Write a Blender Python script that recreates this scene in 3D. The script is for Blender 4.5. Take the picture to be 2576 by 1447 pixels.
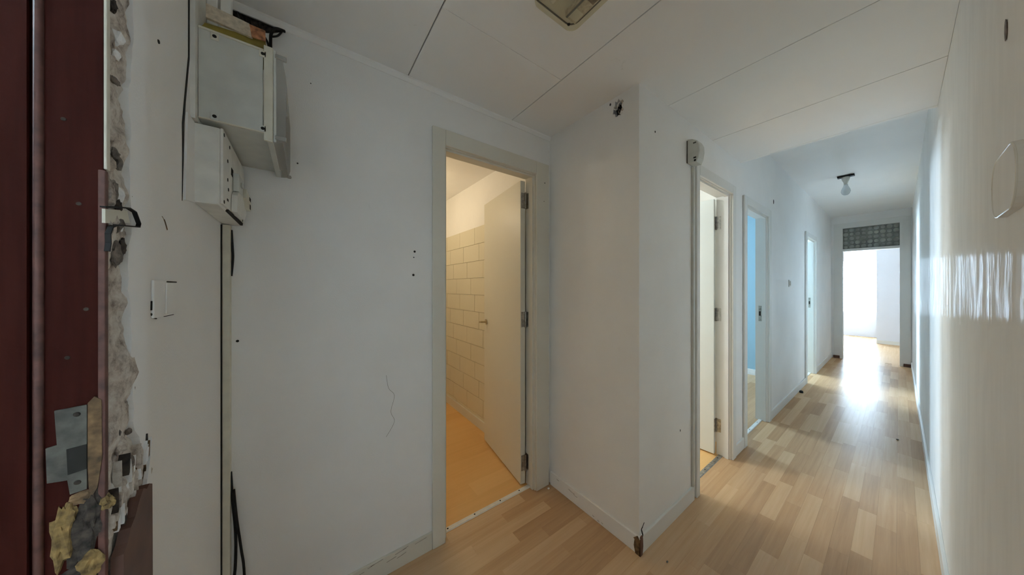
import bpy, bmesh, math, random
from mathutils import Vector, Matrix
R = math.radians
random.seed(7)
sc = bpy.context.scene
for o in list(bpy.data.objects): bpy.data.objects.remove(o)
COL = sc.collection

# ------------------------------------------------------------------ camera
# the corridor runs along +X, the doors lie towards +Y, floor at z = 0, camera 1.30 m up
cam_d = bpy.data.cameras.new('camera'); cam = bpy.data.objects.new('camera', cam_d); COL.objects.link(cam)
cam.location = (0, 0, 1.30); cam.rotation_euler = (R(90), 0, R(53.8 - 90))
cam_d.sensor_fit = 'HORIZONTAL'; cam_d.sensor_width = 36.0; cam_d.lens = 36.0 * 713.0 / 2576.0
cam_d.clip_start = 0.01; cam_d.clip_end = 200
sc.camera = cam

# ------------------------------------------------------------------ sky, daylight, exposure
world = bpy.data.worlds.new('overcast_sky'); sc.world = world; world.use_nodes = True
bg = world.node_tree.nodes['Background']
bg.inputs['Color'].default_value = (0.62, 0.79, 1.0, 1); bg.inputs['Strength'].default_value = 50.0
sc.view_settings.view_transform = 'Standard'; sc.view_settings.look = 'None'
sc.view_settings.gamma = 1.0; sc.view_settings.use_curve_mapping = False
sc.view_settings.exposure = 0.68
sc.cycles.max_bounces = 11; sc.cycles.diffuse_bounces = 10; sc.cycles.glossy_bounces = 4
sc.cycles.transparent_max_bounces = 12; sc.cycles.caustics_reflective = False; sc.cycles.caustics_refractive = False
sc.cycles.sample_clamp_indirect = 6.0

def portal(name, loc, rot, sx, sy):                       # guides the sky's light through a window opening
    l = bpy.data.lights.new(name, 'AREA'); l.shape = 'RECTANGLE'; l.size = sx; l.size_y = sy
    l.cycles.is_portal = True
    o = bpy.data.objects.new(name, l); COL.objects.link(o); o.location = loc; o.rotation_euler = rot; o['kind'] = 'helper'
    return o
portal('daylight_end_room', (12.13, 0.74, 1.33), (0, R(90), 0), 1.5, 0.9)
portal('daylight_end_room_side', (9.0, 3.10, 1.45), (R(-90), 0, 0), 0.6, 0.6)  # for the side window added to fill the end room
portal('daylight_blue_room', (4.0, 3.72, 1.5), (R(-90), 0, 0), 0.76, 0.76)
portal('daylight_last_room', (6.7, 3.72, 1.4), (R(-90), 0, 0), 1.2, 1.2)

def point(name, loc, power, col, rad):
    l = bpy.data.lights.new(name, 'POINT'); l.energy = power; l.color = col; l.shadow_soft_size = rad
    o = bpy.data.objects.new(name, l); COL.objects.link(o); o.location = loc
    return o

# ------------------------------------------------------------------ materials
def nt(name):
    m = bpy.data.materials.new(name); m.use_nodes = True
    t = m.node_tree; b = t.nodes['Principled BSDF']
    return m, t, b
def N(t, kind, **kw):
    n = t.nodes.new(kind)
    for k, v in kw.items():
        if k in n.inputs: n.inputs[k].default_value = v
        else: setattr(n, k, v)
    return n
def coords(t, scale=(1, 1, 1)):
    c = N(t, 'ShaderNodeTexCoord'); m = N(t, 'ShaderNodeMapping'); m.inputs['Scale'].default_value = scale
    t.links.new(c.outputs['Object'], m.inputs['Vector']); return m.outputs['Vector']
def geo(t, scale=(1, 1, 1)):
    c = N(t, 'ShaderNodeNewGeometry'); m = N(t, 'ShaderNodeMapping'); m.inputs['Scale'].default_value = scale
    t.links.new(c.outputs['Position'], m.inputs['Vector']); return m.outputs['Vector']
def ramp(t, fac, stops):
    r = N(t, 'ShaderNodeValToRGB'); e = r.color_ramp.elements
    e[0].position, e[0].color = stops[0][0], (*stops[0][1], 1); e[1].position, e[1].color = stops[-1][0], (*stops[-1][1], 1)
    for p, c in stops[1:-1]:
        x = e.new(p); x.color = (*c, 1)
    t.links.new(fac, r.inputs['Fac']); return r.outputs['Color']
def bump(t, b, height, strength, dist=0.01, normal=None):
    n = N(t, 'ShaderNodeBump'); n.inputs['Strength'].default_value = strength; n.inputs['Distance'].default_value = dist
    t.links.new(height, n.inputs['Height'])
    if normal: t.links.new(normal, n.inputs['Normal'])
    t.links.new(n.outputs['Normal'], b.inputs['Normal']); return n.outputs['Normal']
def plain(name, col, rough=0.5, metal=0.0, spec=0.5, noise=0.06, scale=18):
    m, t, b = nt(name)
    n = N(t, 'ShaderNodeTexNoise', Scale=scale, Detail=4.0); t.links.new(geo(t), n.inputs['Vector'])
    lo = tuple(max(0, c * (1 - noise * 2)) for c in col); hi = tuple(min(1, c * (1 + noise)) for c in col)
    t.links.new(ramp(t, n.outputs['Fac'], [(0.3, lo), (0.7, hi)]), b.inputs['Base Color'])
    b.inputs['Roughness'].default_value = rough; b.inputs['Metallic'].default_value = metal
    b.inputs['Specular IOR Level'].default_value = spec
    return m
def paint(name, col, rough=0.6, dirt=0.07, stip=0.25, spec=0.4, stscale=240):
    m, t, b = nt(name)
    v = geo(t)
    big = N(t, 'ShaderNodeTexNoise', Scale=1.4, Detail=5.0, Roughness=0.6); t.links.new(v, big.inputs['Vector'])
    lo = tuple(c * (1 - dirt) for c in col)
    base = ramp(t, big.outputs['Fac'], [(0.32, lo), (0.62, col)])
    # sparse grey scuffs with a shape of their own
    sv = geo(t, (5, 5, 1.6))
    sn = N(t, 'ShaderNodeTexNoise', Scale=3.1, Detail=8.0, Roughness=0.72, Distortion=1.3); t.links.new(sv, sn.inputs['Vector'])
    sm = ramp(t, sn.outputs['Fac'], [(0.66, (0, 0, 0)), (0.78, (1, 1, 1))])
    mx = N(t, 'ShaderNodeMix', data_type='RGBA'); mx.inputs[7].default_value = (col[0] * 0.62, col[1] * 0.6, col[2] * 0.57, 1)
    mul = N(t, 'ShaderNodeMath', operation='MULTIPLY'); mul.inputs[1].default_value = 0.35
    t.links.new(sm, mul.inputs[0]); t.links.new(mul.outputs[0], mx.inputs[0])
    t.links.new(base, mx.inputs[6]); t.links.new(mx.outputs[2], b.inputs['Base Color'])
    st = N(t, 'ShaderNodeTexNoise', Scale=stscale, Detail=2.0); t.links.new(v, st.inputs['Vector'])
    bump(t, b, st.outputs['Fac'], stip, 0.002)
    b.inputs['Roughness'].default_value = rough; b.inputs['Specular IOR Level'].default_value = spec
    return m

M = {}
M['wall'] = paint('wall_paint', (0.86, 0.86, 0.85))
M['ceil'] = paint('ceiling_paint', (0.87, 0.868, 0.855), 0.7, 0.04, 0.08)
M['trim'] = paint('trim_paint', (0.72, 0.70, 0.62), 0.45, 0.08, 0.03)
M['leaf'] = paint('door_paint', (0.70, 0.68, 0.58), 0.42, 0.05, 0.03)
M['leaf_white'] = paint('white_door_paint', (0.70, 0.73, 0.70), 0.45, 0.04, 0.03)
M['trim_white'] = paint('white_trim_paint', (0.76, 0.76, 0.735), 0.5, 0.06, 0.03)
M['bluewall'] = paint('pale_blue_paint', (0.30, 0.45, 0.51), 0.6, 0.05, 0.15)
M['roomwall'] = paint('room_paint', (0.76, 0.74, 0.69), 0.6, 0.05, 0.15)
M['endwall'] = paint('end_room_paint', (0.70, 0.71, 0.73), 0.7, 0.04, 0.05)
M['tan'] = paint('tan_stair_paint', (0.26, 0.20, 0.14), 0.6, 0.08, 0.15)  # unseen landing wall, darkened to keep bounce off the projecting wall
M['tile'] = paint('cream_tile_paint', (0.70, 0.66, 0.52), 0.32, 0.06, 0.03)
M['grout'] = plain('grout', (0.50, 0.46, 0.38), 0.9)
M['joint'] = plain('ceiling_joint', (0.38, 0.37, 0.34), 0.9)
M['void'] = plain('joint_shadow_board', (0.16, 0.15, 0.13), 0.9)
M['black'] = plain('black_plastic', (0.016, 0.016, 0.016), 0.6, spec=0.2)
M['hole'] = plain('hole_shade_black', (0.02, 0.018, 0.015), 0.95)  # near-black painted in for the shade inside holes, gaps and cracks
M['steel'] = plain('dull_steel', (0.42, 0.41, 0.38), 0.38, 0.9, noise=0.2, scale=60)
M['alu'] = plain('aluminium_strip', (0.66, 0.65, 0.60), 0.42, 0.35, noise=0.12, scale=50)
M['brass'] = plain('worn_brass', (0.55, 0.46, 0.30), 0.3, 0.9)
M['white_pl'] = plain('white_plastic', (0.76, 0.75, 0.70), 0.4)
M['grey_pl'] = plain('grey_plastic', (0.60, 0.61, 0.57), 0.45, noise=0.04)
M['cream_pl'] = plain('yellowed_plastic', (0.68, 0.65, 0.54), 0.45)
M['mustard'] = plain('mustard_board', (0.34, 0.26, 0.05), 0.7, noise=0.2)
M['beige'] = plain('raw_chipboard', (0.58, 0.50, 0.38), 0.8, noise=0.15, scale=90)
M['orange'] = plain('rusty_label', (0.42, 0.17, 0.07), 0.6, noise=0.35, scale=80)
M['torn'] = plain('torn_dark_wood', (0.055, 0.042, 0.033), 0.95, noise=0.4, scale=110)
M['rawwood'] = plain('raw_splintered_wood', (0.19, 0.115, 0.055), 0.85, noise=0.35, scale=70)
M['foam'] = plain('yellow_filler_foam', (0.24, 0.155, 0.055), 0.9, noise=0.35, scale=90)
M['dustgrey'] = plain('dusty_mortar', (0.20, 0.17, 0.145), 0.95, noise=0.35, scale=90)

def brown():
    m, t, b = nt('dark_red_brown_gloss')
    n = N(t, 'ShaderNodeTexNoise', Scale=6.0, Detail=6.0); t.links.new(geo(t, (14, 14, 1)), n.inputs['Vector'])
    t.links.new(ramp(t, n.outputs['Fac'], [(0.3, (0.030, 0.006, 0.004)), (0.75, (0.046, 0.010, 0.007))]), b.inputs['Base Color'])
    b.inputs['Roughness'].default_value = 0.5; b.inputs['Specular IOR Level'].default_value = 0.04
    s = N(t, 'ShaderNodeTexNoise', Scale=120.0, Detail=3.0); t.links.new(geo(t), s.inputs['Vector'])
    bump(t, b, s.outputs['Fac'], 0.15, 0.002); return m
M['brown'] = brown()
M['plate'] = plain('weathered_steel_plate', (0.10, 0.095, 0.078), 0.6, 0.0, noise=0.25, scale=60)
M['brown2'] = plain('red_brown_edge', (0.115, 0.046, 0.034), 0.6, noise=0.25, scale=60)
M['brown3'] = plain('brown_casing_face', (0.115, 0.052, 0.034), 0.6, noise=0.15)

def rubble():
    m, t, b = nt('broken_plaster')
    n = N(t, 'ShaderNodeTexNoise', Scale=34.0, Detail=9.0, Roughness=0.7); t.links.new(geo(t), n.inputs['Vector'])
    c = ramp(t, n.outputs['Fac'], [(0.30, (0.10, 0.08, 0.07)), (0.40, (0.38, 0.32, 0.27)), (0.50, (0.62, 0.55, 0.48)), (0.64, (0.80, 0.76, 0.69))])
    t.links.new(c, b.inputs['Base Color']); b.inputs['Roughness'].default_value = 0.95
    bump(t, b, n.outputs['Fac'], 0.7, 0.01); return m
M['rubble'] = rubble()

def glosswall():
    # satin paint rolled on in long vertical strokes; mirrors the far window at a grazing angle
    m, t, b = nt('satin_wall_paint')
    v = geo(t)
    big = N(t, 'ShaderNodeTexNoise', Scale=1.2, Detail=5.0); t.links.new(v, big.inputs['Vector'])
    t.links.new(ramp(t, big.outputs['Fac'], [(0.3, (0.80, 0.805, 0.795)), (0.65, (0.86, 0.86, 0.85))]), b.inputs['Base Color'])
    a = N(t, 'ShaderNodeTexNoise', Scale=1.0, Detail=3.0, Roughness=0.55); t.links.new(geo(t, (15, 1, 3.2)), a.inputs['Vector'])
    n1 = N(t, 'ShaderNodeBump'); n1.inputs['Strength'].default_value = 1.0; n1.inputs['Distance'].default_value = 0.010
    t.links.new(a.outputs['Fac'], n1.inputs['Height'])
    s = N(t, 'ShaderNodeTexNoise', Scale=160.0, Detail=2.0); t.links.new(v, s.inputs['Vector'])
    bump(t, b, s.outputs['Fac'], 0.10, 0.002)
    b.inputs['Roughness'].default_value = 0.8; b.inputs['Specular IOR Level'].default_value = 0.0
    gl = N(t, 'ShaderNodeBsdfGlossy'); gl.inputs['Roughness'].default_value = 0.15; t.links.new(n1.outputs['Normal'], gl.inputs['Normal'])
    ms = N(t, 'ShaderNodeMixShader'); t.links.new(ramp(t, a.outputs['Fac'], [(0.44, (0.004, 0.004, 0.004)), (0.60, (0.044, 0.044, 0.044))]), ms.inputs[0])
    t.links.new(b.outputs[0], ms.inputs[1]); t.links.new(gl.outputs[0], ms.inputs[2]); t.links.new(ms.outputs[0], t.nodes['Material Output'].inputs['Surface'])
    return m
M['gloss'] = glosswall()

def laminate(name, cols, rough=0.30):
    m, t, b = nt(name)
    info = N(t, 'ShaderNodeObjectInfo')
    g = N(t, 'ShaderNodeNewGeometry'); add = N(t, 'ShaderNodeVectorMath', operation='ADD')
    sclr = N(t, 'ShaderNodeVectorMath', operation='SCALE'); sclr.inputs['Scale'].default_value = 50.0
    cmb = N(t, 'ShaderNodeCombineXYZ'); t.links.new(info.outputs['Random'], cmb.inputs[0]); t.links.new(info.outputs['Random'], cmb.inputs[1])
    t.links.new(cmb.outputs[0], sclr.inputs[0]); t.links.new(g.outputs['Position'], add.inputs[0]); t.links.new(sclr.outputs[0], add.inputs[1])
    mp = N(t, 'ShaderNodeMapping'); mp.inputs['Scale'].default_value = (1.6, 46, 1); t.links.new(add.outputs[0], mp.inputs['Vector'])
    gr = N(t, 'ShaderNodeTexNoise', Scale=1.0, Detail=6.0, Roughness=0.65, Distortion=0.4); t.links.new(mp.outputs[0], gr.inputs['Vector'])
    mt = N(t, 'ShaderNodeMath', operation='MULTIPLY_ADD'); mt.inputs[1].default_value = 0.46
    sub = N(t, 'ShaderNodeMath', operation='MULTIPLY'); sub.inputs[1].default_value = 0.62
    t.links.new(gr.outputs['Fac'], sub.inputs[0]); t.links.new(info.outputs['Random'], mt.inputs[0]); t.links.new(sub.outputs[0], mt.inputs[2])
    t.links.new(ramp(t, mt.outputs[0], [(0.1, cols[0]), (0.5, cols[1]), (0.9, cols[2])]), b.inputs['Base Color'])
    b.inputs['Roughness'].default_value = 0.7; b.inputs['Specular IOR Level'].default_value = 0.0
    bump(t, b, gr.outputs['Fac'], 0.05, 0.002)
    gl = N(t, 'ShaderNodeBsdfGlossy'); gl.inputs['Roughness'].default_value = rough
    ms = N(t, 'ShaderNodeMixShader'); ms.inputs[0].default_value = 0.085
    t.links.new(b.outputs[0], ms.inputs[1]); t.links.new(gl.outputs[0], ms.inputs[2]); t.links.new(ms.outputs[0], t.nodes['Material Output'].inputs['Surface'])
    return m
M['lam'] = laminate('oak_laminate', [(0.34, 0.195, 0.092), (0.52, 0.325, 0.172), (0.66, 0.46, 0.275)])
M['lam2'] = laminate('honey_laminate', [(0.66, 0.38, 0.13), (0.74, 0.44, 0.17), (0.80, 0.50, 0.21)], 0.35)

def clear(name, tint, mixf, rough=0.1):
    m, t, b = nt(name); t.nodes.remove(b)
    tr = N(t, 'ShaderNodeBsdfTransparent'); tr.inputs['Color'].default_value = (*tint, 1)
    pr = N(t, 'ShaderNodeBsdfPrincipled'); pr.inputs['Base Color'].default_value = (*tint, 1); pr.inputs['Roughness'].default_value = rough
    mx = N(t, 'ShaderNodeMixShader'); mx.inputs[0].default_value = mixf
    t.links.new(tr.outputs[0], mx.inputs[1]); t.links.new(pr.outputs[0], mx.inputs[2])
    t.links.new(mx.outputs[0], t.nodes['Material Output'].inputs['Surface']); return m
M['glass'] = clear('window_glass', (0.95, 0.98, 0.98), 0.06, 0.02)
M['polycarb'] = clear('clear_polycarbonate', (0.72, 0.71, 0.68), 0.32, 0.15)
M['diffuser'] = clear('dirty_clear_diffuser', (0.90, 0.87, 0.76), 0.16, 0.25)
M['bulb'] = clear('clear_bulb_glass', (0.80, 0.84, 0.86), 0.5, 0.1)
def pattern():
    m, t, b = nt('ornamental_glass')
    n = N(t, 'ShaderNodeTexNoise', Scale=7.0, Detail=3.0); t.links.new(geo(t), n.inputs['Vector'])
    t.links.new(ramp(t, n.outputs['Fac'], [(0.35, (0.13, 0.14, 0.14)), (0.65, (0.22, 0.235, 0.215))]), b.inputs['Base Color'])
    b.inputs['Roughness'].default_value = 0.25; return m
M['pattern'] = pattern()
M['pattern_dome'] = plain('ornamental_glass_boss', (0.31, 0.33, 0.30), 0.35, noise=0.25, scale=9)
def emit(name, col, s):
    m, t, b = nt(name); b.inputs['Emission Color'].default_value = (*col, 1); b.inputs['Emission Strength'].default_value = s
    b.inputs['Base Color'].default_value = (0.9, 0.9, 0.88, 1); return m

# ------------------------------------------------------------------ builders
def link(name, me, mat, parent=None, loc=(0, 0, 0)):
    o = bpy.data.objects.new(name, me); COL.objects.link(o)
    if mat is not None and len(me.materials) == 0: me.materials.append(M[mat] if isinstance(mat, str) else mat)
    o.location = loc
    if parent is not None: o.parent = parent
    return o
def finish(bm, name):
    bmesh.ops.recalc_face_normals(bm, faces=bm.faces)
    me = bpy.data.meshes.new(name); bm.to_mesh(me); bm.free(); return me
def origin_of(parent):
    p = Vector((0, 0, 0))
    while parent is not None: p += parent.location; parent = parent.parent
    return p
def place(name, bm, mat, parent=None, loc=None, smooth=False):
    """verts are given in world space; the object's origin goes to loc (or its own base centre)"""
    vs = [v.co for v in bm.verts]
    if loc is None:
        loc = Vector(((min(v.x for v in vs) + max(v.x for v in vs)) / 2, (min(v.y for v in vs) + max(v.y for v in vs)) / 2, min(v.z for v in vs)))
    loc = Vector(loc)
    for v in bm.verts: v.co -= loc
    me = finish(bm, name)
    if smooth:
        for p in me.polygons: p.use_smooth = True
    return link(name, me, mat, parent, loc - origin_of(parent))
def bx(bm, x0, x1, y0, y1, z0, z1, bev=0.0):
    m = Matrix.Translation(((x0 + x1) / 2, (y0 + y1) / 2, (z0 + z1) / 2)) @ Matrix.Diagonal((abs(x1 - x0), abs(y1 - y0), abs(z1 - z0), 1))
    r = bmesh.ops.create_cube(bm, size=1.0, matrix=m)
    if bev > 0:
        es = list({e for v in r['verts'] for e in v.link_edges})
        bmesh.ops.bevel(bm, geom=es, offset=bev, segments=2, profile=0.5, affect='EDGES')
def box(name, x0, x1, y0, y1, z0, z1, mat, parent=None, bev=0.0):
    bm = bmesh.new(); bx(bm, x0, x1, y0, y1, z0, z1, bev); return place(name, bm, mat, parent)
def prism_bm(bm, pts, axis, a, b):
    """2-D outline pushed from a to b along axis; 'X': pts=(y,z), 'Y': pts=(x,z), 'Z': pts=(x,y)"""
    def P(p, d): return {'X': (d, p[0], p[1]), 'Y': (p[0], d, p[1]), 'Z': (p[0], p[1], d)}[axis]
    v0 = [bm.verts.new(P(p, a)) for p in pts]; v1 = [bm.verts.new(P(p, b)) for p in pts]
    n = len(pts)
    f0 = bm.faces.new(v0); f1 = bm.faces.new(v1[::-1])
    for i in range(n): bm.faces.new((v0[i], v1[i], v1[(i + 1) % n], v0[(i + 1) % n]))
    bmesh.ops.recalc_face_normals(bm, faces=list({f for v in v0 + v1 for f in v.link_faces}))
    f0.normal_update(); f1.normal_update()
    bmesh.ops.triangulate(bm, faces=[f0, f1], quad_method='BEAUTY', ngon_method='EAR_CLIP')
def prism(name, pts, axis, a, b, mat, parent=None):
    bm = bmesh.new(); prism_bm(bm, pts, axis, a, b); return place(name, bm, mat, parent)
def tube_bm(bm, pts, r, n=8):
    pts = [Vector(p) for p in pts]; rings = []
    for i, p in enumerate(pts):
        d = (pts[min(i + 1, len(pts) - 1)] - pts[max(i - 1, 0)]).normalized()
        u = d.orthogonal().normalized() if i == 0 else (u - d * u.dot(d)).normalized()
        w = d.cross(u)
        rr = r[i] if isinstance(r, (list, tuple)) else r
        rings.append([bm.verts.new(p + (u * math.cos(a) + w * math.sin(a)) * rr) for a in [2 * math.pi * k / n for k in range(n)]])
    for A, B in zip(rings, rings[1:]):
        for k in range(n): bm.faces.new((A[k], A[(k + 1) % n], B[(k + 1) % n], B[k]))
    bm.faces.new(rings[0][::-1]); bm.faces.new(rings[-1])
def spline(pts, k=6):
    P = [Vector(p) for p in pts]; P = [P[0]] + P + [P[-1]]; out = []
    for i in range(1, len(P) - 2):
        for j in range(k):
            t = j / k
            out.append(0.5 * ((2 * P[i]) + (P[i + 1] - P[i - 1]) * t + (2 * P[i - 1] - 5 * P[i] + 4 * P[i + 1] - P[i + 2]) * t * t + (3 * P[i] - P[i - 1] - 3 * P[i + 1] + P[i + 2]) * t ** 3))
    out.append(P[-2]); return out
def tube(name, pts, r, mat, parent=None, n=8, curved=True):
    bm = bmesh.new(); tube_bm(bm, spline(pts) if curved else pts, r, n); return place(name, bm, mat, parent, smooth=True)
def lathe(name, prof, centre, mat, parent=None, axis='Z', n=20, cap=True):
    """prof: (radius, distance along axis)"""
    bm = bmesh.new(); c = Vector(centre); rings = []
    ax = {'X': (Vector((0, 1, 0)), Vector((0, 0, 1)), Vector((1, 0, 0))), 'Y': (Vector((1, 0, 0)), Vector((0, 0, 1)), Vector((0, 1, 0))), 'Z': (Vector((1, 0, 0)), Vector((0, 1, 0)), Vector((0, 0, 1)))}[axis]
    for r, h in prof:
        rings.append([bm.verts.new(c + (ax[0] * math.cos(2 * math.pi * k / n) + ax[1] * math.sin(2 * math.pi * k / n)) * max(r, 1e-4) + ax[2] * h) for k in range(n)])
    for A, B in zip(rings, rings[1:]):
        for k in range(n): bm.faces.new((A[k], A[(k + 1) % n], B[(k + 1) % n], B[k]))
    if cap: bm.faces.new(rings[0]); bm.faces.new(rings[-1])
    return place(name, bm, mat, parent, smooth=True)
def empty(name, loc, parent=None):
    o = bpy.data.objects.new(name, None); COL.objects.link(o); o.empty_display_size = 0.1
    o.location = Vector(loc) - origin_of(parent); o.parent = parent; return o
def tag(o, label, cat, kind=None, group=None):
    o['label'] = label; o['category'] = cat
    if kind: o['kind'] = kind
    if group: o['group'] = group
    return o
def struct(o, label, cat): return tag(o, label, cat, 'structure')
def cut(o, cutters):
    for c in cutters:
        md = o.modifiers.new('cut', 'BOOLEAN'); md.operation = 'DIFFERENCE'; md.solver = 'EXACT'; md.object = c
    bpy.context.view_layer.update()
    me = bpy.data.meshes.new_from_object(o.evaluated_get(bpy.context.evaluated_depsgraph_get()))
    o.modifiers.clear(); o.data = me
    for c in cutters: bpy.data.objects.remove(c)

# ------------------------------------------------------------------ main dimensions
Y1, YC, YR = 1.379, 0.751, -0.125          # door wall of the entrance, corridor wall, right wall
XE, XP, XF = -0.228, 1.32, 7.95            # entry wall, projecting corner, end of corridor
ZC, ZH = 2.30, 2.60                        # lowered ceiling, full ceiling
WT = 0.09
YT = Y1 + 0.046                             # floors change under the threshold strip

# ------------------------------------------------------------------ floors
def floor_base(name, x0, x1, y0, y1, mat, label, z=-0.009):
    return struct(box(name, x0, x1, y0, y1, -0.12, z, mat), label, 'floor')
fl = floor_base('floor', XE, XF + 0.1, YR, YT, 'void', 'oak laminate floor of the entrance and corridor')
unit = bmesh.new(); bx(unit, -0.5, 0.5, -0.5, 0.5, -1.0, 0.0); unit_me = finish(unit, 'plank'); unit_me.materials.append(M['lam'])
SW, SL, GAP = 0.0668, 0.52, 0.0003
far_bm = bmesh.new(); n_plank = 0; planks = []
row = 0; y = YR
while y < YT - 1e-4:
    y1 = min(y + SW, YT)
    xend = XF + 0.1 if y < YC - 0.004 else XP
    off = [0.00, 0.17, 0.31, 0.08, 0.25, 0.38, 0.13][row % 7] + 0.05 * math.sin(row * 2.3)
    x = XE - off
    while x < xend:
        ln = SL * (0.86 + 0.28 * random.random())
        a, b2 = max(x, XE), min(x + ln, xend)
        if b2 - a > 0.02: planks.append((a, b2, y, y1))
        x += ln
    y = y1; row += 1
planks.sort(key=lambda p: p[0])
for k, (a, b2, ya, yb) in enumerate(planks):
    if k < 290:
        o = link('plank', unit_me, None, fl); o.location = Vector(((a + b2) / 2, (ya + yb) / 2, 0.0)) - origin_of(fl)
        o.scale = (b2 - a - GAP, yb - ya - GAP, 0.008)
    else: bx(far_bm, a + GAP / 2, b2 - GAP / 2, ya + GAP / 2, yb - GAP / 2, -0.008, 0.0)
if len(far_bm.verts):
    o = place('far_planks', far_bm, 'lam', fl); o['kind'] = 'stuff'
else: far_bm.free()

def plank_floor(name, x0, x1, y0, y1, mat, label, w=0.0668, ln=0.43):
    base = floor_base(name, x0, x1, y0, y1, 'void', label)
    me = unit_me.copy(); me.materials.clear(); me.materials.append(M[mat])
    y = y0; k = 0
    while y < y1 - 1e-4:
        yb = min(y + w, y1); x = x0 - random.random() * ln
        while x < x1:
            L = ln * (0.85 + 0.3 * random.random()); a, b2 = max(x, x0), min(x + L, x1)
            if b2 - a > 0.02:
                o = link('plank', me, None, base); o.location = Vector(((a + b2) / 2, (y + yb) / 2, 0)) - origin_of(base)
                o.scale = (b2 - a - GAP, yb - y - GAP, 0.008); k += 1
            x += L
        y = yb
    return base
plank_floor('floor_washroom', -0.30, XP, YT, 3.25, 'lam2', 'honey laminate floor inside the warm lit tiled room', 0.13, 0.9)
plank_floor('floor_bright_room', 1.41, 2.84, 0.8106, 3.20, 'lam2', 'honey laminate floor inside the bright white room', 0.13, 0.9)
plank_floor('floor_blue_room', 2.92, 5.38, 0.8106, 3.60, 'lam', 'laminate floor inside the pale blue room', 0.2, 1.2)
plank_floor('floor_last_room', 5.46, 7.86, 0.8106, 3.60, 'lam', 'laminate floor inside the room by the corridor end', 0.2, 1.2)
plank_floor('floor_end_room', XF + 0.1, 11.96, -2.0, 3.0, 'lam', 'sunlit laminate floor of the room with the bright window', 0.2, 1.2)
struct(box('floor_landing', -2.20, XE, -0.9, 1.6, -0.12, 0.0, 'dustgrey'), 'grey floor of the stair landing outside the entry', 'floor')

# ------------------------------------------------------------------ ceilings
ce = struct(box('ceiling', XE - 0.1, 2.815, YR - 0.05, Y1 + WT, ZC + 0.010, ZC + 0.05, 'joint'), 'lowered white panel ceiling over the entrance', 'ceiling')
JX = [XE, 0.395, 1.0, 1.615, 2.24, 2.82]
def panel(x0, x1, y0, y1):
    g = 0.0022; box('ceiling_panel', x0 + g, x1 - g, y0 + 0.0006, y1 - 0.0006, ZC, ZC + 0.0098, 'ceil', ce, 0.001)
for i in range(5):
    a, b2 = JX[i], JX[i + 1]
    if i == 1: panel(a, b2, YR, 0.962); panel(a, b2, 0.962, Y1)
    elif i == 2: prism('ceiling_panel', [(a + 0.0022, YR), (b2 - 0.0022, YR), (b2 - 0.0022, YC), (XP, YC), (XP, Y1), (a + 0.0022, Y1)], 'Z', ZC, ZC + 0.0098, 'ceil', ce)
    elif i == 0: panel(a, b2, YR, Y1)
    else: panel(a, b2, YR, YC)
struct(box('trim_1', 2.80, 2.826, YR, YC, ZC - 0.001, ZH, 'ceil'), 'white riser board where the lowered ceiling ends', 'trim')
struct(box('ceiling_corridor', 2.826, XF + 0.1, YR - 0.05, YC + 0.05, ZH, ZH + 0.08, 'ceil'), 'plain higher ceiling over the far corridor', 'ceiling')
struct(prism('trim_2', [(Y1, ZC), (Y1 - 0.012, ZC), (Y1 - 0.012, ZC - 0.010), (Y1 - 0.004, ZC - 0.026), (Y1, ZC - 0.026)], 'X', XE, XP, 'ceil'), 'narrow cornice strip between door wall and ceiling', 'trim')

# ------------------------------------------------------------------ walls
def wall_comb(name, x0, x1, ztop, y0, y1, doors, mat, label, notch=None):
    pts = [(x0, 0)]
    for a, b2, zt in doors: pts += [(a, 0), (a, zt), (b2, zt), (b2, 0)]
    pts += [(x1, 0), (x1, ztop)]
    if notch: pts += notch
    pts += [(x0, ztop)]
    return struct(prism(name, pts, 'Y', y0, y1, mat), label, 'wall')
D1 = (0.584, 1.189, 2.02); D2 = (2.0, 2.593, 2.0); D3 = (2.938, 3.609, 1.98); D4 = (5.52, 6.205, 1.99)
J = 0.022                                             # jamb lining thickness
def rough_open(d): return (d[0] - J, d[1] + J, d[2] + J)
wl = wall_comb('wall_left', XE - 0.13, XP, ZC, Y1, Y1 + WT, [rough_open(D1)], 'wall', 'off-white wall with the wide tiled room doorway',
          notch=[(-0.052, ZC), (-0.075, 2.262), (-0.10, 2.245), (-0.13, 2.232), (-0.165, 2.222), (-0.205, 2.215), (-0.220, 2.285), (-0.220, ZC)])
box('cavity_back', -0.24, -0.02, Y1 + 0.055, Y1 + 0.10, 2.15, ZC + 0.01, 'dustgrey', wl)
wall_comb('wall_corridor', XP, XF, ZH, YC, YC + WT, [rough_open(D2), rough_open(D3), rough_open(D4)], 'wall', 'long white corridor wall with three doorways')
wp = struct(box('wall_pillar', XP, XP + WT, YC + WT - 0.0005, 3.25, 0, ZH, 'wall'), 'short projecting wall face beside the tiled room door', 'wall')
wr = struct(box('wall_right', XE, XF + 0.1, YR - 0.10, YR, 0, ZH, 'gloss'), 'satin painted right hand corridor wall mirroring the window', 'wall')

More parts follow.
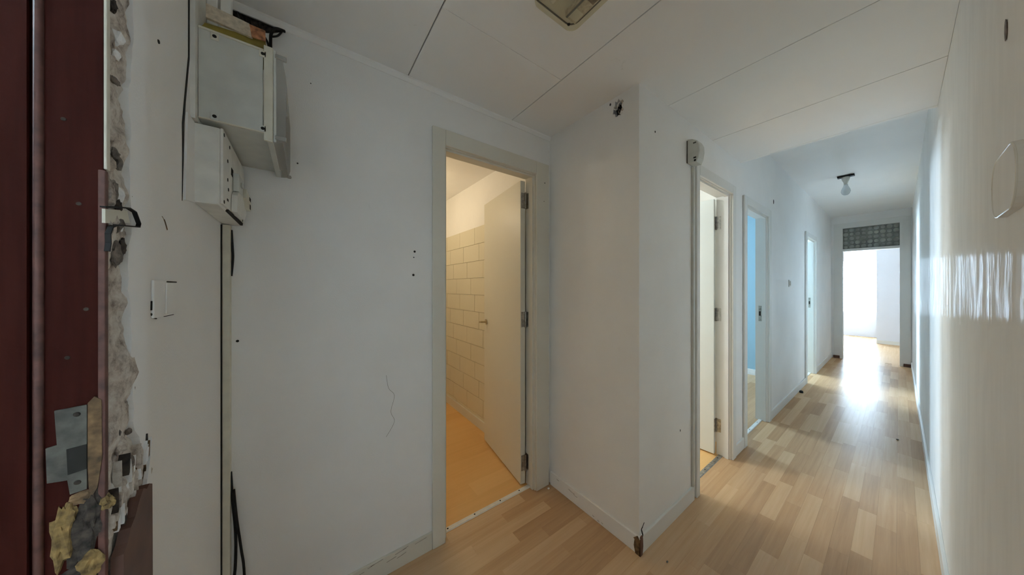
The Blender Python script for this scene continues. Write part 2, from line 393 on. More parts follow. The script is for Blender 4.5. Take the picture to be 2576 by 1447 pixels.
# entry wall with torn plaster edge along the brown door frame
rag = []; z = 0.0
prof = [(0.0, 0.780), (0.6, 0.782), (0.80, 0.784), (0.90, 0.787), (0.95, 0.802), (1.00, 0.792), (1.04, 0.768), (1.07, 0.748), (1.15, 0.741), (1.25, 0.738), (1.33, 0.728), (1.37, 0.735), (1.41, 0.741), (1.45, 0.733), (1.50, 0.734), (1.56, 0.737), (1.62, 0.733), (1.68, 0.742), (1.72, 0.750), (1.78, 0.742), (1.9, 0.737), (2.1, 0.742)]
def rag_y(z):
    for (za, ya), (zb, yb) in zip(prof, prof[1:]):
        if za <= z <= zb: return ya + (yb - ya) * (z - za) / (zb - za)
    return prof[-1][1]
rr = random.Random(3)
zs = [i * 0.018 for i in range(int(2.1 / 0.018) + 1)]
left = [(rag_y(z) + (rr.uniform(-0.004, 0.004) if z > 0.9 else 0), z) for z in zs]
outline = left + [(0.66, 2.11), (YR + 0.01, 2.11), (YR + 0.01, ZH), (Y1 + 0.03, ZH), (Y1 + 0.03, 0)]
we = struct(prism('wall_entry', outline, 'X', XE - 0.13, XE, 'wall'), 'white entry wall beside the brown door frame', 'wall')
bm = bmesh.new(); ny, nz = 12, 150; grid = []
from mathutils import noise
for j in range(nz + 1):
    z = 0.86 + (2.105 - 0.86) * j / nz; rowv = []
    for i in range(ny + 1):
        yy = 0.674 + (rag_y(z) + 0.010 - 0.674) * i / ny
        h = noise.fractal(Vector((yy * 30, z * 30, 4.2)), 1.0, 2.0, 5) * 0.0075 + noise.noise(Vector((yy * 14, z * 14, 1.0))) * 0.006
        rowv.append(bm.verts.new((XE - 0.005 + h, yy, z)))
    grid.append(rowv)
for j in range(nz):
    for i in range(ny): bm.faces.new((grid[j][i], grid[j][i + 1], grid[j + 1][i + 1], grid[j + 1][i]))
ext = bmesh.ops.extrude_face_region(bm, geom=list(bm.faces))
for v in [g for g in ext['geom'] if isinstance(g, bmesh.types.BMVert)]: v.co.x = XE - 0.10
o = place('exposed_plaster', bm, 'rubble', we); o['label'] = 'crumbling exposed plaster strip'
# loose plaster lumps hanging in the strip
for k in range(16):
    z = rr.choice([rr.uniform(0.98, 1.10), rr.uniform(1.36, 1.50), rr.uniform(1.6, 1.78)]); yy = rr.uniform(0.69, rag_y(z) - 0.006)
    bm = bmesh.new(); bmesh.ops.create_icosphere(bm, subdivisions=2, radius=1.0)
    s = rr.uniform(0.004, 0.009)
    for v in bm.verts:
        v.co *= 1 + 0.45 * noise.noise(v.co * 1.7 + Vector((k, 0, 0))); v.co = Vector((v.co.x * s * 0.8, v.co.y * s, v.co.z * s * 1.5)) + Vector((XE - 0.004, yy, z))
    place('plaster_lump', bm, ['rubble', 'dustgrey', 'wall'][k % 3], we)

for k, (yy, zz, sy, sz) in enumerate(((0.690, 1.445, 0.009, 0.016), (0.702, 1.425, 0.008, 0.010), (0.700, 1.350, 0.012, 0.018), (0.716, 1.362, 0.007, 0.014), (0.694, 1.500, 0.008, 0.007), (0.690, 1.720, 0.007, 0.010), (0.694, 1.610, 0.012, 0.004))):
    bm = bmesh.new(); bmesh.ops.create_icosphere(bm, subdivisions=3, radius=1.0)
    for v in bm.verts:
        v.co *= 1 + 0.5 * noise.fractal(v.co * 1.6 + Vector((k * 2.0, 5, 0)), 1.0, 2.0, 4); v.co = Vector((v.co.x * 0.004, v.co.y * sy, v.co.z * sz)) + Vector((XE - 0.002, yy, zz))
    place('dark_cavity_mortar', bm, ['dustgrey', 'torn'][k % 2], we)

# remaining shells of the rooms
def room(tagname, x0, x1, y0, y1, zt, mat, label, sides):
    """thin outer walls of a side room, only the sides asked for"""
    t = 0.04 if tagname in ('bright_room', 'blue_room') else 0.08
    for s in sides:
        if s == 'left': o = box('wall_' + tagname + '_near', x0 - t, x0, y0, y1, 0, zt, mat)
        if s == 'right': o = box('wall_' + tagname + '_far', x1, x1 + t, y0, y1, 0, zt, mat)
        if s == 'back': o = box('wall_' + tagname + '_back', x0 - t, x1 + t, y1, y1 + t, 0, zt, mat)
        struct(o, label + ' ' + {'left': 'nearer side wall', 'right': 'farther side wall', 'back': 'back wall'}[s], 'wall')
    struct(box('ceiling_' + tagname, x0 - t, x1 + t, y0, y1 + t, zt, zt + 0.08, 'ceil'), 'ceiling of the ' + label, 'ceiling')
room('washroom', -0.30, XP, Y1 + WT, 3.25, ZC, 'roomwall', 'warm lit tiled room', ['left', 'back'])
room('bright_room', XP + WT, 2.80, YC + WT, 3.20, 2.5, 'roomwall', 'bright white room', ['right', 'back'])
room('blue_room', 2.92, 5.38, YC + WT, 3.60, 2.5, 'bluewall', 'pale blue room', ['left', 'right'])
room('last_room', 5.46, 7.87, YC + WT, 3.60, 2.5, 'bluewall', 'daylit room by the corridor end', ['right'])
def window_wall(name, axis, d0, d1, a0, a1, ztop, wa, wb, z0, z1, mat, label):
    bm = bmesh.new()
    for (p, q, r, s) in ((a0, wa, 0, ztop), (wb, a1, 0, ztop), (wa, wb, 0, z0), (wa, wb, z1, ztop)):
        if axis == 'Y': bx(bm, p, q, d0, d1, r, s)
        else: bx(bm, d0, d1, p, q, r, s)
    bmesh.ops.remove_doubles(bm, verts=bm.verts, dist=1e-5)
    return struct(place(name, bm, mat), label, 'wall')
window_wall('wall_blue_room_back', 'Y', 3.60, 3.72, 2.84, 5.42, 2.5, 3.62, 4.38, 1.12, 1.88, 'bluewall', 'pale blue room back wall with its window')
window_wall('wall_last_room_back', 'Y', 3.60, 3.72, 5.42, 7.95, 2.5, 6.10, 7.30, 0.80, 2.00, 'bluewall', 'back wall with window of the room by the corridor end')
def window(name, axis, d, a0, a1, z0, z1, label, bars):
    e = empty(name, (((a0 + a1) / 2, d, z0) if axis == 'Y' else (d, (a0 + a1) / 2, z0))); struct(e, label, 'window')
    def b(nm, p, q, r, s, dd, t, mat):
        if axis == 'Y': return box(nm, p, q, d + dd, d + dd + t, r, s, mat, e)
        return box(nm, d + dd, d + dd + t, p, q, r, s, mat, e)
    f = 0.05
    b('window_frame', a0, a1, z0, z0 + f, 0.02, 0.06, 'white_pl'); b('window_frame', a0, a1, z1 - f, z1, 0.02, 0.06, 'white_pl')
    b('window_frame', a0, a0 + f, z0 + f, z1 - f, 0.02, 0.06, 'white_pl'); b('window_frame', a1 - f, a1, z0 + f, z1 - f, 0.02, 0.06, 'white_pl')
    xs = [a0 + f] + bars + [a1 - f]
    for m_ in bars: b('mullion', m_ - 0.03, m_ + 0.03, z0 + f, z1 - f, 0.025, 0.05, 'white_pl')
    for p, q in zip(xs, xs[1:]): b('pane', p + 0.0, q - 0.0, z0 + f, z1 - f, 0.048, 0.006, 'glass')
    return e
window('window_2', 'Y', 3.60, 3.62, 4.38, 1.12, 1.88, 'white framed window of the pale blue room', [])
window('window_3', 'Y', 3.60, 6.10, 7.30, 0.80, 2.00, 'white framed window of the last side room', [])
# end room
window_wall('wall_end_room_window', 'X', 11.96, 12.08, -2.0, 3.0, ZH, 0.30, 1.18, 0.60, 2.06, 'endwall', 'white wall under and around the bright window')
window('window_1', 'X', 11.98, 0.30, 1.18, 0.60, 2.06, 'bright overexposed window at the very end of the corridor', [0.74])
struct(box('wall_end_room_projection', 10.74, 11.96, -2.0, 0.312, 0, ZH, 'endwall'), 'white wall block projecting beside the bright window', 'wall')
window_wall('wall_end_room_left', 'Y', 3.0, 3.08, XF + 0.1, 12.08, ZH, 8.7, 9.3, 1.15, 1.75, 'endwall', 'left wall of the end room with its added side window')
window('window_4', 'Y', 2.99, 8.7, 9.3, 1.15, 1.75, 'small added side window, out of view, filling the end room with light', [])  # added out of view to brighten the end room
struct(box('wall_end_room_right', XF + 0.1, 10.74, -2.08, -2.0, 0, ZH, 'endwall'), 'right wall of the room with the bright window', 'wall')
struct(box('ceiling_end_room', XF + 0.1, 12.08, -2.08, 3.08, ZH, ZH + 0.08, 'ceil'), 'ceiling of the room with the bright window', 'ceiling')
struct(box('baseboard_projection', 10.726, 10.74, -2.0, 0.312, 0, 0.08, 'trim'), 'baseboard of the projecting wall block by the bright window', 'baseboard')
# corridor end wall with doorway and fanlight
YA, YB = -0.04, 0.645
pts = [(-2.0, 0), (YA, 0), (YA, 2.405), (YB, 2.405), (YB, 0), (3.0, 0), (3.0, ZH), (-2.0, ZH)]
struct(prism('wall_end', pts, 'X', XF, XF + 0.1, 'wall'), 'wall closing the corridor around the glazed doorway', 'wall')
d = empty('door_4', (XF, (YA + YB) / 2, 0)); struct(d, 'open end doorway with patterned fanlight glass above', 'door')
box('jamb', XF - 0.02, XF + 0.11, YB - 0.035, YB, 0, 2.405, 'trim_white', d); box('jamb', XF - 0.02, XF + 0.11, YA, YA + 0.035, 0, 2.405, 'trim_white', d)
box('head_rail', XF - 0.02, XF + 0.11, YA + 0.035, YB - 0.035, 2.375, 2.405, 'trim_white', d)
box('transom_rail', XF - 0.022, XF + 0.11, YA + 0.035, YB - 0.035, 1.955, 1.998, 'trim_white', d)
box('casing', XF - 0.014, XF, YB, YB + 0.075, 0, 2.405, 'trim_white', d); box('casing', XF - 0.014, XF, YA - 0.072, YA, 0, 2.405, 'trim_white', d)
box('casing', XF - 0.014, XF, YA - 0.072, YB + 0.075, 2.4055, 2.47, 'trim_white', d)
box('plinth_block', XF - 0.035, XF - 0.0145, YB + 0.002, YB + 0.08, 0, 0.05, 'brown3', d, 0.003); box('plinth_block', XF - 0.035, XF - 0.0145, YA - 0.075, YA - 0.002, 0, 0.05, 'brown3', d, 0.003)
g0, g1 = YA + 0.035, YB - 0.035
pane = box('fanlight_pane', XF + 0.02, XF + 0.03, g0, g1, 1.998, 2.375, 'pattern', d); pane['label'] = 'dark patterned glass pane'
bm = bmesh.new(); nc, nr = 9, 5
for i in range(nc):
    for j in range(nr):
        cy_, cz_ = g0 + (g1 - g0) * (i + 0.5) / nc, 1.998 + 0.377 * (j + 0.5) / nr
        big = 1.0 if (i + j) % 2 else 0.84
        r = bmesh.ops.create_uvsphere(bm, u_segments=10, v_segments=6, radius=1.0)
        for v in r['verts']: v.co = Vector((XF + 0.021 + v.co.x * 0.006, cy_ + v.co.y * (g1 - g0) / nc * 0.5 * big, cz_ + v.co.z * 0.377 / nr * 0.5 * big))
o = place('glass_bosses', bm, 'pattern_dome', pane, smooth=True); o['kind'] = 'stuff'

# unseen stair landing behind the camera, added to light the near hall
struct(box('wall_landing_back', -2.28, -2.20, -0.9, 1.6, 0, 2.7, 'tan'), 'unseen stair landing wall facing the entry, kept dark tan to cut bounce', 'wall')
struct(box('wall_landing_left', -2.28, XE - 0.13, 1.6, 1.68, 0, 2.7, 'wall'), 'left wall of the stair landing', 'wall')
struct(box('wall_landing_right', -2.28, XE, -0.98, -0.9, 0, 2.7, 'wall'), 'right wall of the stair landing', 'wall')
struct(box('wall_landing_front', XE - 0.13, XE, -0.9, YR - 0.005, 0, 2.7, 'wall'), 'stair landing wall to the right of the entry', 'wall')
struct(box('ceiling_landing', -2.28, XE - 0.10, -0.98, 1.68, 2.7, 2.78, 'ceil'), 'ceiling of the stair landing', 'ceiling')

# ------------------------------------------------------------------ doors of the side rooms
def door_frame(name, dd, y, label, cl, cr, stop=True):
    a, b2, zt = dd
    e = empty(name, ((a + b2) / 2, y, 0)); struct(e, label, 'door')
    tm = 'trim' if name == 'door_1' else 'trim_white'
    zc = zt + 0.085 if name == 'door_1' else zt + 0.07
    for x0, x1 in ((a - J, a), (b2, b2 + J)):
        box('jamb', x0, x1, y - 0.002, y + WT + 0.002, 0, zt + J, tm, e)
    box('jamb_head', a, b2, y - 0.002, y + WT + 0.002, zt, zt + J, tm, e)
    box('casing', a - cl, a - 0.004, y - 0.016, y - 0.002, 0, zc, tm, e, 0.003)
    box('casing', b2 + 0.004, b2 + cr, y - 0.016, y - 0.002, 0, zc, tm, e, 0.003)
    box('casing_head', a - 0.004, b2 + 0.004, y - 0.016, y - 0.002, zt + 0.004, zc, tm, e, 0.003)
    # rebate strip the leaf shuts against
    box('door_stop', a, a + 0.010, y + 0.012, y + 0.036, 0, zt, tm, e); box('door_stop', b2 - 0.010, b2, y + 0.012, y + 0.036, 0, zt, tm, e)
    box('door_stop', a + 0.010, b2 - 0.010, y + 0.012, y + 0.036, zt - 0.010, zt, tm, e)
    return e
d1 = door_frame('door_1', D1, Y1, 'cream framed door standing open to the warm tiled room', 0.072, 0.112)
d2 = door_frame('door_2', D2, YC, 'door nearest the projecting corner, open to the bright room', 0.048, 0.070)
d3 = door_frame('door_3', D3, YC, 'middle corridor doorway open to the pale blue room', 0.070, 0.070)
d5 = door_frame('door_5', D4, YC, 'narrow looking last side doorway before the corridor end', 0.090, 0.075)

def leaf(parent, hx, hy, ang, width, height, zh, lever_z, lever, mat='leaf'):
    """door leaf with its hinge line at (hx, hy); ang is the turn from +Y towards +X"""
    L = empty('leaf_pivot', (hx, hy, 0), parent)
    def part(nm, x0, x1, y0, y1, z0, z1, mat, par, bev=0.0):
        bm = bmesh.new(); bx(bm, x0, x1, y0, y1, z0, z1, bev)
        me = finish(bm, nm); return link(nm, me, mat, par)
    bpy.data.objects.remove(L)
    bm = bmesh.new(); bx(bm, 0, 0.035, 0, width, 0.012, height, 0.0015)
    lf = link('leaf', finish(bm, 'leaf'), mat, parent, Vector((hx, hy, 0)) - origin_of(parent)); lf.rotation_euler.z = -ang
    lf['label'] = 'flat cream door leaf swung into the room'
    if lever:
        yl = width - 0.050
        bm = bmesh.new(); 
        r = bmesh.ops.create_cone(bm, cap_ends=True, segments=20, radius1=0.022, radius2=0.020, depth=0.008, matrix=Matrix.Translation((-0.004, yl, lever_z)) @ Matrix.Rotation(R(90), 4, 'Y'))
        tube_bm(bm, [(-0.004, yl, lever_z), (-0.045, yl, lever_z)], 0.008)
        tube_bm(bm, spline([(-0.045, yl - 0.004, lever_z), (-0.047, yl + 0.012, lever_z), (-0.048, yl + 0.028, lever_z - 0.002), (-0.046, yl + 0.045, lever_z - 0.005)]), [0.008] * 12 + [0.0075] * 6 + [0.006])
        h = link('handle', finish(bm, 'handle'), 'brass', lf); h['label'] = 'small brass lever handle'
    for z in zh:
        h = empty('hinge', (0, 0, 0)); h.parent = lf; h.location = (0, 0, 0)
        bpy.data.objects.remove(h)
        bm = bmesh.new()
        bx(bm, 0.006, 0.028, -0.003, 0.001, z - 0.05, z + 0.05)
        tube_bm(bm, [(0.034, -0.006, z - 0.052), (0.034, -0.006, z - 0.018)], 0.006); tube_bm(bm, [(0.034, -0.006, z - 0.016), (0.034, -0.006, z + 0.016)], 0.0065); tube_bm(bm, [(0.034, -0.006, z + 0.018), (0.034, -0.006, z + 0.052)], 0.006)
        hh = link('hinge', finish(bm, 'hinge'), 'steel', lf); hh['label'] = 'dull steel knuckle hinge'
    return lf
leaf(d1, 1.138, Y1 + WT - 0.008, R(8.5), 0.625, 2.0, (1.87, 1.09, 0.15), 1.015, True)
leaf(d2, 2.556, YC + WT + 0.006, R(-2.0), 0.60, 1.985, (1.80, 1.09, 0.23), 1.0, False, 'leaf_white')
for e, dd, y, zz in ((d1, D1, Y1, (1.87, 1.09, 0.15)), (d2, D2, YC, (1.80, 1.09, 0.23))):
    for z in zz: box('hinge_plate', dd[1] - 0.0025, dd[1] + 0.001, y + 0.062, y + 0.088, z - 0.05, z + 0.05, 'steel', e)
for e, dd, z in ((d3, D3, 1.045), (d5, D4, 1.07)):
    sp = box('strike_plate', dd[1] - 0.0015, dd[1] + 0.001, YC + 0.045, YC + 0.068, z - 0.075, z + 0.075, 'steel', e)
    box('latch_hole', dd[1] - 0.0025, dd[1] - 0.001, YC + 0.050, YC + 0.064, z - 0.022, z + 0.022, 'hole', sp)
# leaves of the two far side rooms stand open behind the wall
for e, dd in ((d3, D3), (d5, D4)):
    bm = bmesh.new(); bx(bm, 0.0, 0.035, 0.0, 0.62, 0.012, dd[2] - 0.012, 0.0015)
    lf = link('leaf', finish(bm, 'leaf'), 'leaf', e, Vector((dd[0] - 0.014, YC + WT + 0.022, 0)) - origin_of(e))

# thresholds
def threshold(name, dd, y, mat, label, holes):
    e = struct(prism(name, [(y, 0.0), (y + 0.004, 0.005), (y + 0.026, 0.005), (y + 0.030, 0.0)], 'X', dd[0], dd[1], mat), label, 'threshold')
    for f in holes:
        bm = bmesh.new(); bmesh.ops.create_cone(bm, cap_ends=True, segments=12, radius1=0.0045, radius2=0.0045, depth=0.0014, matrix=Matrix.Translation((dd[0] + (dd[1] - dd[0]) * f, y + 0.015, 0.0052)))
        place('screw', bm, 'hole', e)
threshold('trim_3', D1, Y1 + 0.038, 'white_pl', 'pale metal threshold strip with screws at the warm tiled room', (0.06, 0.33, 0.62, 0.86))
threshold('trim_4', D2, YC + 0.050, 'steel', 'dull grey threshold strip at the bright room', (0.1, 0.5, 0.9))
threshold('trim_5', D3, YC + 0.040, 'white_pl', 'white threshold strip at the pale blue room', (0.15, 0.5, 0.85))
threshold('trim_6', D4, YC + 0.040, 'white_pl', 'white threshold strip at the last side doorway', (0.15, 0.5, 0.85))

# ------------------------------------------------------------------ baseboards
BH, BT = 0.085, 0.012
def base(name, x0, x1, y0, y1, label, mat='trim'):
    return struct(box(name, x0, x1, y0, y1, 0, BH, mat, None, 0.002), label, 'baseboard')
base('baseboard_left', XE + 0.03, D1[0] - 0.073, Y1 - BT, Y1, 'scuffed baseboard left of the warm room door')
base('baseboard_pillar', XP - BT, XP, YC - BT, Y1 - 0.017, 'baseboard along the short projecting wall face', 'wall')
base('baseboard_corner', XP, D2[0] - 0.073, YC - BT, YC, 'chipped baseboard from the projecting corner to the first door', 'trim_white')
base('baseboard_between', D2[1] + 0.072, D3[0] - 0.071, YC - BT, YC, 'short baseboard between the bright and the blue doorway', 'trim_white')
base('baseboard_middle', D3[1] + 0.071, D4[0] - 0.091, YC - BT, YC, 'baseboard below the light switch', 'trim_white')
base('baseboard_end', D4[1] + 0.076, XF - 0.036, YC - BT, YC, 'baseboard between the last side door and the end doorway', 'trim_white')
base('baseboard_right', XE + 0.02, XF - 0.016, YR, YR + BT, 'baseboard along the right corridor wall', 'trim_white')
base('baseboard_washroom', XP - 0.024, XP - 0.011, Y1 + WT + 0.02, 3.25, 'cream baseboard under the painted tiles')
base('baseboard_blue', 5.367, 5.38, YC + WT + 0.01, 3.6, 'pale baseboard at the back of the blue room', 'white_pl')
bp_ = bpy.data.objects['baseboard_pillar']; sr2 = random.Random(5)
for (yy, zz, l_) in ((1.20, 0.062, 0.05), (1.16, 0.055, 0.03), (1.02, 0.02, 0.012), (0.985, 0.015, 0.010), (0.96, 0.018, 0.010), (1.30, 0.07, 0.02)):
    tube('scuff', [(XP - BT - 0.0003, yy, zz), (XP - BT - 0.0003, yy - l_ * 0.5, zz - 0.004), (XP - BT - 0.0003, yy - l_, zz - 0.003)], 0.0009, 'dustgrey', bp_, 5)
bl_ = bpy.data.objects['baseboard_left']
for k in range(9):
    xx = sr2.uniform(0.20, 0.50); zz = sr2.uniform(0.055, 0.084); l_ = sr2.uniform(0.02, 0.06)
    tube('scuff', [(xx - l_, Y1 - BT - 0.0003, zz - 0.004), (xx - l_ * 0.5, Y1 - BT - 0.0003, zz - 0.002), (xx, Y1 - BT - 0.0003, zz)], 0.0007, 'dustgrey', bl_, 5)
# torn corner of the baseboard
tc = struct(empty('trim_7', (XP, YC, 0)), 'splintered brown corner piece at the foot of the projecting corner', 'trim')
prism('splinter', [(YC - 0.014, 0.0), (YC + 0.012, 0.0), (YC + 0.020, 0.035), (YC + 0.016, 0.066), (YC + 0.022, 0.070), (YC + 0.004, 0.088), (YC - 0.008, 0.082), (YC - 0.014, 0.060)], 'X', XP - BT - 0.0025, XP - BT + 0.003, 'rawwood', tc)
prism('splinter', [(XP - 0.0145, 0.0), (XP + 0.006, 0.0), (XP + 0.012, 0.040), (XP + 0.010, 0.078), (XP + 0.004, 0.094), (XP - 0.010, 0.090), (XP - 0.0145, 0.06)], 'Y', YC - BT - 0.0025, YC - BT + 0.003, 'brown3', tc)
tube('paint_crack', [(XP + 0.004, YC - 0.0125, 0.084), (XP + 0.010, YC - 0.0125, 0.094), (XP + 0.018, YC - 0.002, 0.108), (XP + 0.030, YC - 0.001, 0.116), (XP + 0.045, YC - 0.001, 0.130)], [0.0022] * 6 + [0.003] * 6 + [0.0022] * 6 + [0.0015] * 6 + [0.0006], 'hole', tc, 6)

# ------------------------------------------------------------------ painted tiles in the washroom
tw = struct(box('wall_tiled', XP - 0.0045, XP - 0.0002, Y1 + WT + 0.02, 3.25, 0, 1.868, 'grout'), 'cream painted running bond tiles on the warm room side wall', 'wall')
TH, TL = 0.1600, 0.318
tb = bmesh.new(); bx(tb, -0.5, 0.5, -0.5, 0.5, -0.5, 0.5); tme = finish(tb, 'tile'); tme.materials.append(M['tile'])
k = 0; zt = 1.870; r_ = 0
while zt > BH:
    zb = max(zt - TH, 0.03); yy = Y1 + WT + 0.02 - [0.05, 0.130, 0.21, 0.29][r_ % 4]
    while yy < 3.25:
        a, b2 = max(yy, Y1 + WT + 0.021), min(yy + TL, 3.249)
        if b2 - a > 0.01:
            o = link('tile', tme, None, tw); o.location = Vector((XP - 0.0075 + random.uniform(-0.0008, 0.0008), (a + b2) / 2, (zt + zb) / 2)) - origin_of(tw)
            o.scale = (0.006, b2 - a - 0.0035, zt - zb - 0.0035)
        yy += TL
    zt = zb; r_ += 1
    if zb <= 0.031: break

# ------------------------------------------------------------------ lamps inside the lit rooms, plus the added landing lamp
def globe(loc, rad, col, label, em):
    e = tag(empty('globe_lamp', loc), label, 'lamp')
    lathe('lamp_base', [(0.05, 0), (0.05, 0.03), (0.035, 0.045)], (loc[0], loc[1], loc[2] - 0.0), 'white_pl', e)
    x, y, z = loc
    prof = [(0.03, 0.0)] + [(rad * math.sin(a), -rad + rad * math.cos(a)) for a in [math.pi * (0.15 + 0.85 * i / 10) for i in range(11)]]
    g = lathe('globe', prof, (x, y, z), emit('lit_globe', col, em), e, cap=False)
    g.visible_shadow = True
    return e
globe((0.60, 2.62, ZC - 0.046), 0.075, (1.0, 0.74, 0.42), 'round ceiling globe lamp of the warm tiled room', 2.0)
point('warm_lamp', (0.60, 2.62, ZC - 0.26), 5.7, (1.0, 0.80, 0.52), 0.06)
globe((1.68, 2.50, 2.454), 0.16, (1.0, 0.95, 0.85), 'round ceiling globe lamp of the bright white room', 3.0)
point('white_lamp', (1.68, 2.50, 2.00), 34.0, (0.80, 0.93, 1.0), 0.17)
globe((-0.75, 1.25, 2.654), 0.075, (1.0, 0.86, 0.68), 'added globe lamp on the unseen stair landing, filling the near hall', 3.0)
point('landing_fill', (-0.75, 1.25, 2.40), 98.0, (0.66, 0.85, 1.0), 0.08)  # added out of view, a cool fill for the near hall

# ------------------------------------------------------------------ entry door frame (brown)
YJ = 0.665
ef = tag(empty('entry_door_frame', (XE - 0.06, YJ, 0)), 'dark red brown entry door frame with torn lock side', 'door frame')
box('jamb', XE - 0.13, XE - 0.002, YJ, YJ + 0.0085, 0, 2.08, 'brown', ef)
box('rebate', XE - 0.17, XE - 0.058, YJ - 0.008, YJ, 0, 2.08, 'brown', ef)
tube('bead', [(XE - 0.0525, YJ - 0.001, 0.0), (XE - 0.0525, YJ - 0.001, 2.08)], 0.0042, 'brown2', ef, 10, False)
box('head', XE - 0.13, XE - 0.002, YR + 0.012, YJ, 2.05, 2.08, 'brown', ef)
box('jamb', XE - 0.13, XE - 0.002, YR + 0.001, YR + 0.012, 0, 2.05, 'brown', ef)
box('edge_strip', XE - 0.002, XE + 0.0012, YJ + 0.0005, YJ + 0.0095, 1.468, 2.08, 'cream_pl', ef, 0.001)['label'] = 'cream exposed wood edge'
box('edge_strip', XE - 0.006, XE + 0.0005, YJ - 0.0015, YJ + 0.007, 0.0, 1.466, 'brown2', ef, 0.001)['label'] = 'worn red brown edge'
# steel strike plate, chipped wood and filler around the broken lock
px0, px1 = -0.2735, -0.2425
sp = prism('strike_plate', [(-0.268, 1.136), (-0.2425, 1.138), (-0.2425, 1.022), (-0.256, 1.020), (-0.258, 1.040), (-0.2735, 1.042), (-0.2745, 1.088), (-0.266, 1.090)], 'Y', YJ - 0.003, YJ - 0.0002, 'plate', ef)
sp['label'] = 'bent grey steel strike plate'
prism('bolt_hole', [(-0.2585, 1.082), (-0.2425, 1.084), (-0.2425, 1.050), (-0.2575, 1.047)], 'Y', YJ - 0.0036, YJ - 0.0028, 'hole', sp)
for (sx, sz) in ((-0.2505, 1.127), (-0.2500, 1.034)):
    bm = bmesh.new(); bmesh.ops.create_cone(bm, cap_ends=True, segments=14, radius1=0.0034, radius2=0.0026, depth=0.0014, matrix=Matrix.Translation((sx, YJ - 0.0034, sz)) @ Matrix.Rotation(R(90), 4, 'X'))
    place('screw', bm, 'torn', sp)
prism('raw_wood_patch', [(-0.2420, 1.140), (-0.2365, 1.148), (-0.2305, 1.142), (-0.2300, 1.06), (-0.2340, 1.02), (-0.2405, 1.005), (-0.2420, 1.05)], 'Y', YJ - 0.0024, YJ + 0.001, 'rawwood', ef)['label'] = 'tan splintered wood beside the plate'
def lump(name, mat, c, s, seed, parent, rough=0.5, sub=3):
    bm = bmesh.new(); bmesh.ops.create_icosphere(bm, subdivisions=sub, radius=1.0)
    for v in bm.verts:
        n = noise.fractal(v.co * 1.9 + Vector((seed * 3.1, seed, 0)), 1.0, 2.0, 4)
        v.co *= 1 + rough * n; v.co = Vector((v.co.x * s[0], v.co.y * s[1], v.co.z * s[2])) + Vector(c)
    return place(name, bm, mat, parent)
lump('filler_foam', 'foam', (-0.263, YJ - 0.001, 0.965), (0.010, 0.004, 0.038), 1, ef); lump('filler_foam', 'foam', (-0.257, YJ - 0.001, 0.990), (0.007, 0.004, 0.018), 9, ef)
lump('torn_wood', 'torn', (-0.247, YJ, 0.960), (0.013, 0.003, 0.048), 2, ef); lump('torn_wood', 'torn', (-0.238, YJ - 0.001, 0.985), (0.008, 0.003, 0.030), 5, ef)
lump('filler_foam', 'foam', (-0.240, YJ - 0.002, 0.915), (0.010, 0.004, 0.020), 3, ef); lump('filler_foam', 'foam', (-0.226, YJ - 0.001, 0.995), (0.007, 0.004, 0.009), 6, ef)
lump('torn_wood', 'torn', (-0.252, YJ, 0.905), (0.020, 0.003, 0.014), 4, ef); lump('torn_wood', 'rawwood', (-0.246, YJ, 1.010), (0.012, 0.0025, 0.009), 7, ef)
for (sx, sz) in ((-0.262, 1.527), (-0.244, 1.270), (-0.250, 1.415), (-0.259, 1.205)):
    bm = bmesh.new(); bmesh.ops.create_cone(bm, cap_ends=True, segments=12, radius1=0.0026, radius2=0.0022, depth=0.0012, matrix=Matrix.Translation((sx, YJ - 0.0004, sz)) @ Matrix.Rotation(R(90), 4, 'X'))
    place('plugged_hole', bm, 'torn', ef)
cs = prism('casing', [(0.674, 0.0), (0.776, 0.0), (0.778, 0.80), (0.776, 0.955), (0.764, 0.962), (0.755, 0.958), (0.742, 0.966), (0.728, 0.955), (0.714, 0.938), (0.700, 0.930), (0.690, 0.914), (0.678, 0.905)], 'X', XE, XE + 0.012, 'brown3', ef)
cs['label'] = 'broken stump of brown casing'
prism('paint_edge', [(0.7765, 0.0), (0.783, 0.0), (0.785, 0.80), (0.790, 0.90), (0.796, 0.962), (0.800, 1.03), (0.790, 0.985), (0.778, 0.955)], 'X', XE, XE + 0.005, 'wall', ef)
sr = random.Random(11)
for k in range(34):
    yy = sr.uniform(0.680, 0.790); zz = 0.955 + sr.uniform(-0.02, 0.07) * (1 if yy > 0.70 else 0.5); w_ = sr.uniform(0.002, 0.006); l_ = sr.uniform(0.018, 0.045)
    prism('splinter', [(yy, zz - l_ * 0.6), (yy + w_, zz - l_ * 0.5), (yy + w_ * 0.7 + sr.uniform(-0.004, 0.006), zz + l_ * 0.4), (yy + w_ * 0.2, zz + l_ * 0.1)], 'X', XE - 0.006, XE + 0.001 + sr.uniform(0, 0.005), ['rubble', 'wall', 'rubble', 'rawwood', 'wall', 'rubble', 'torn'][k % 7], ef)

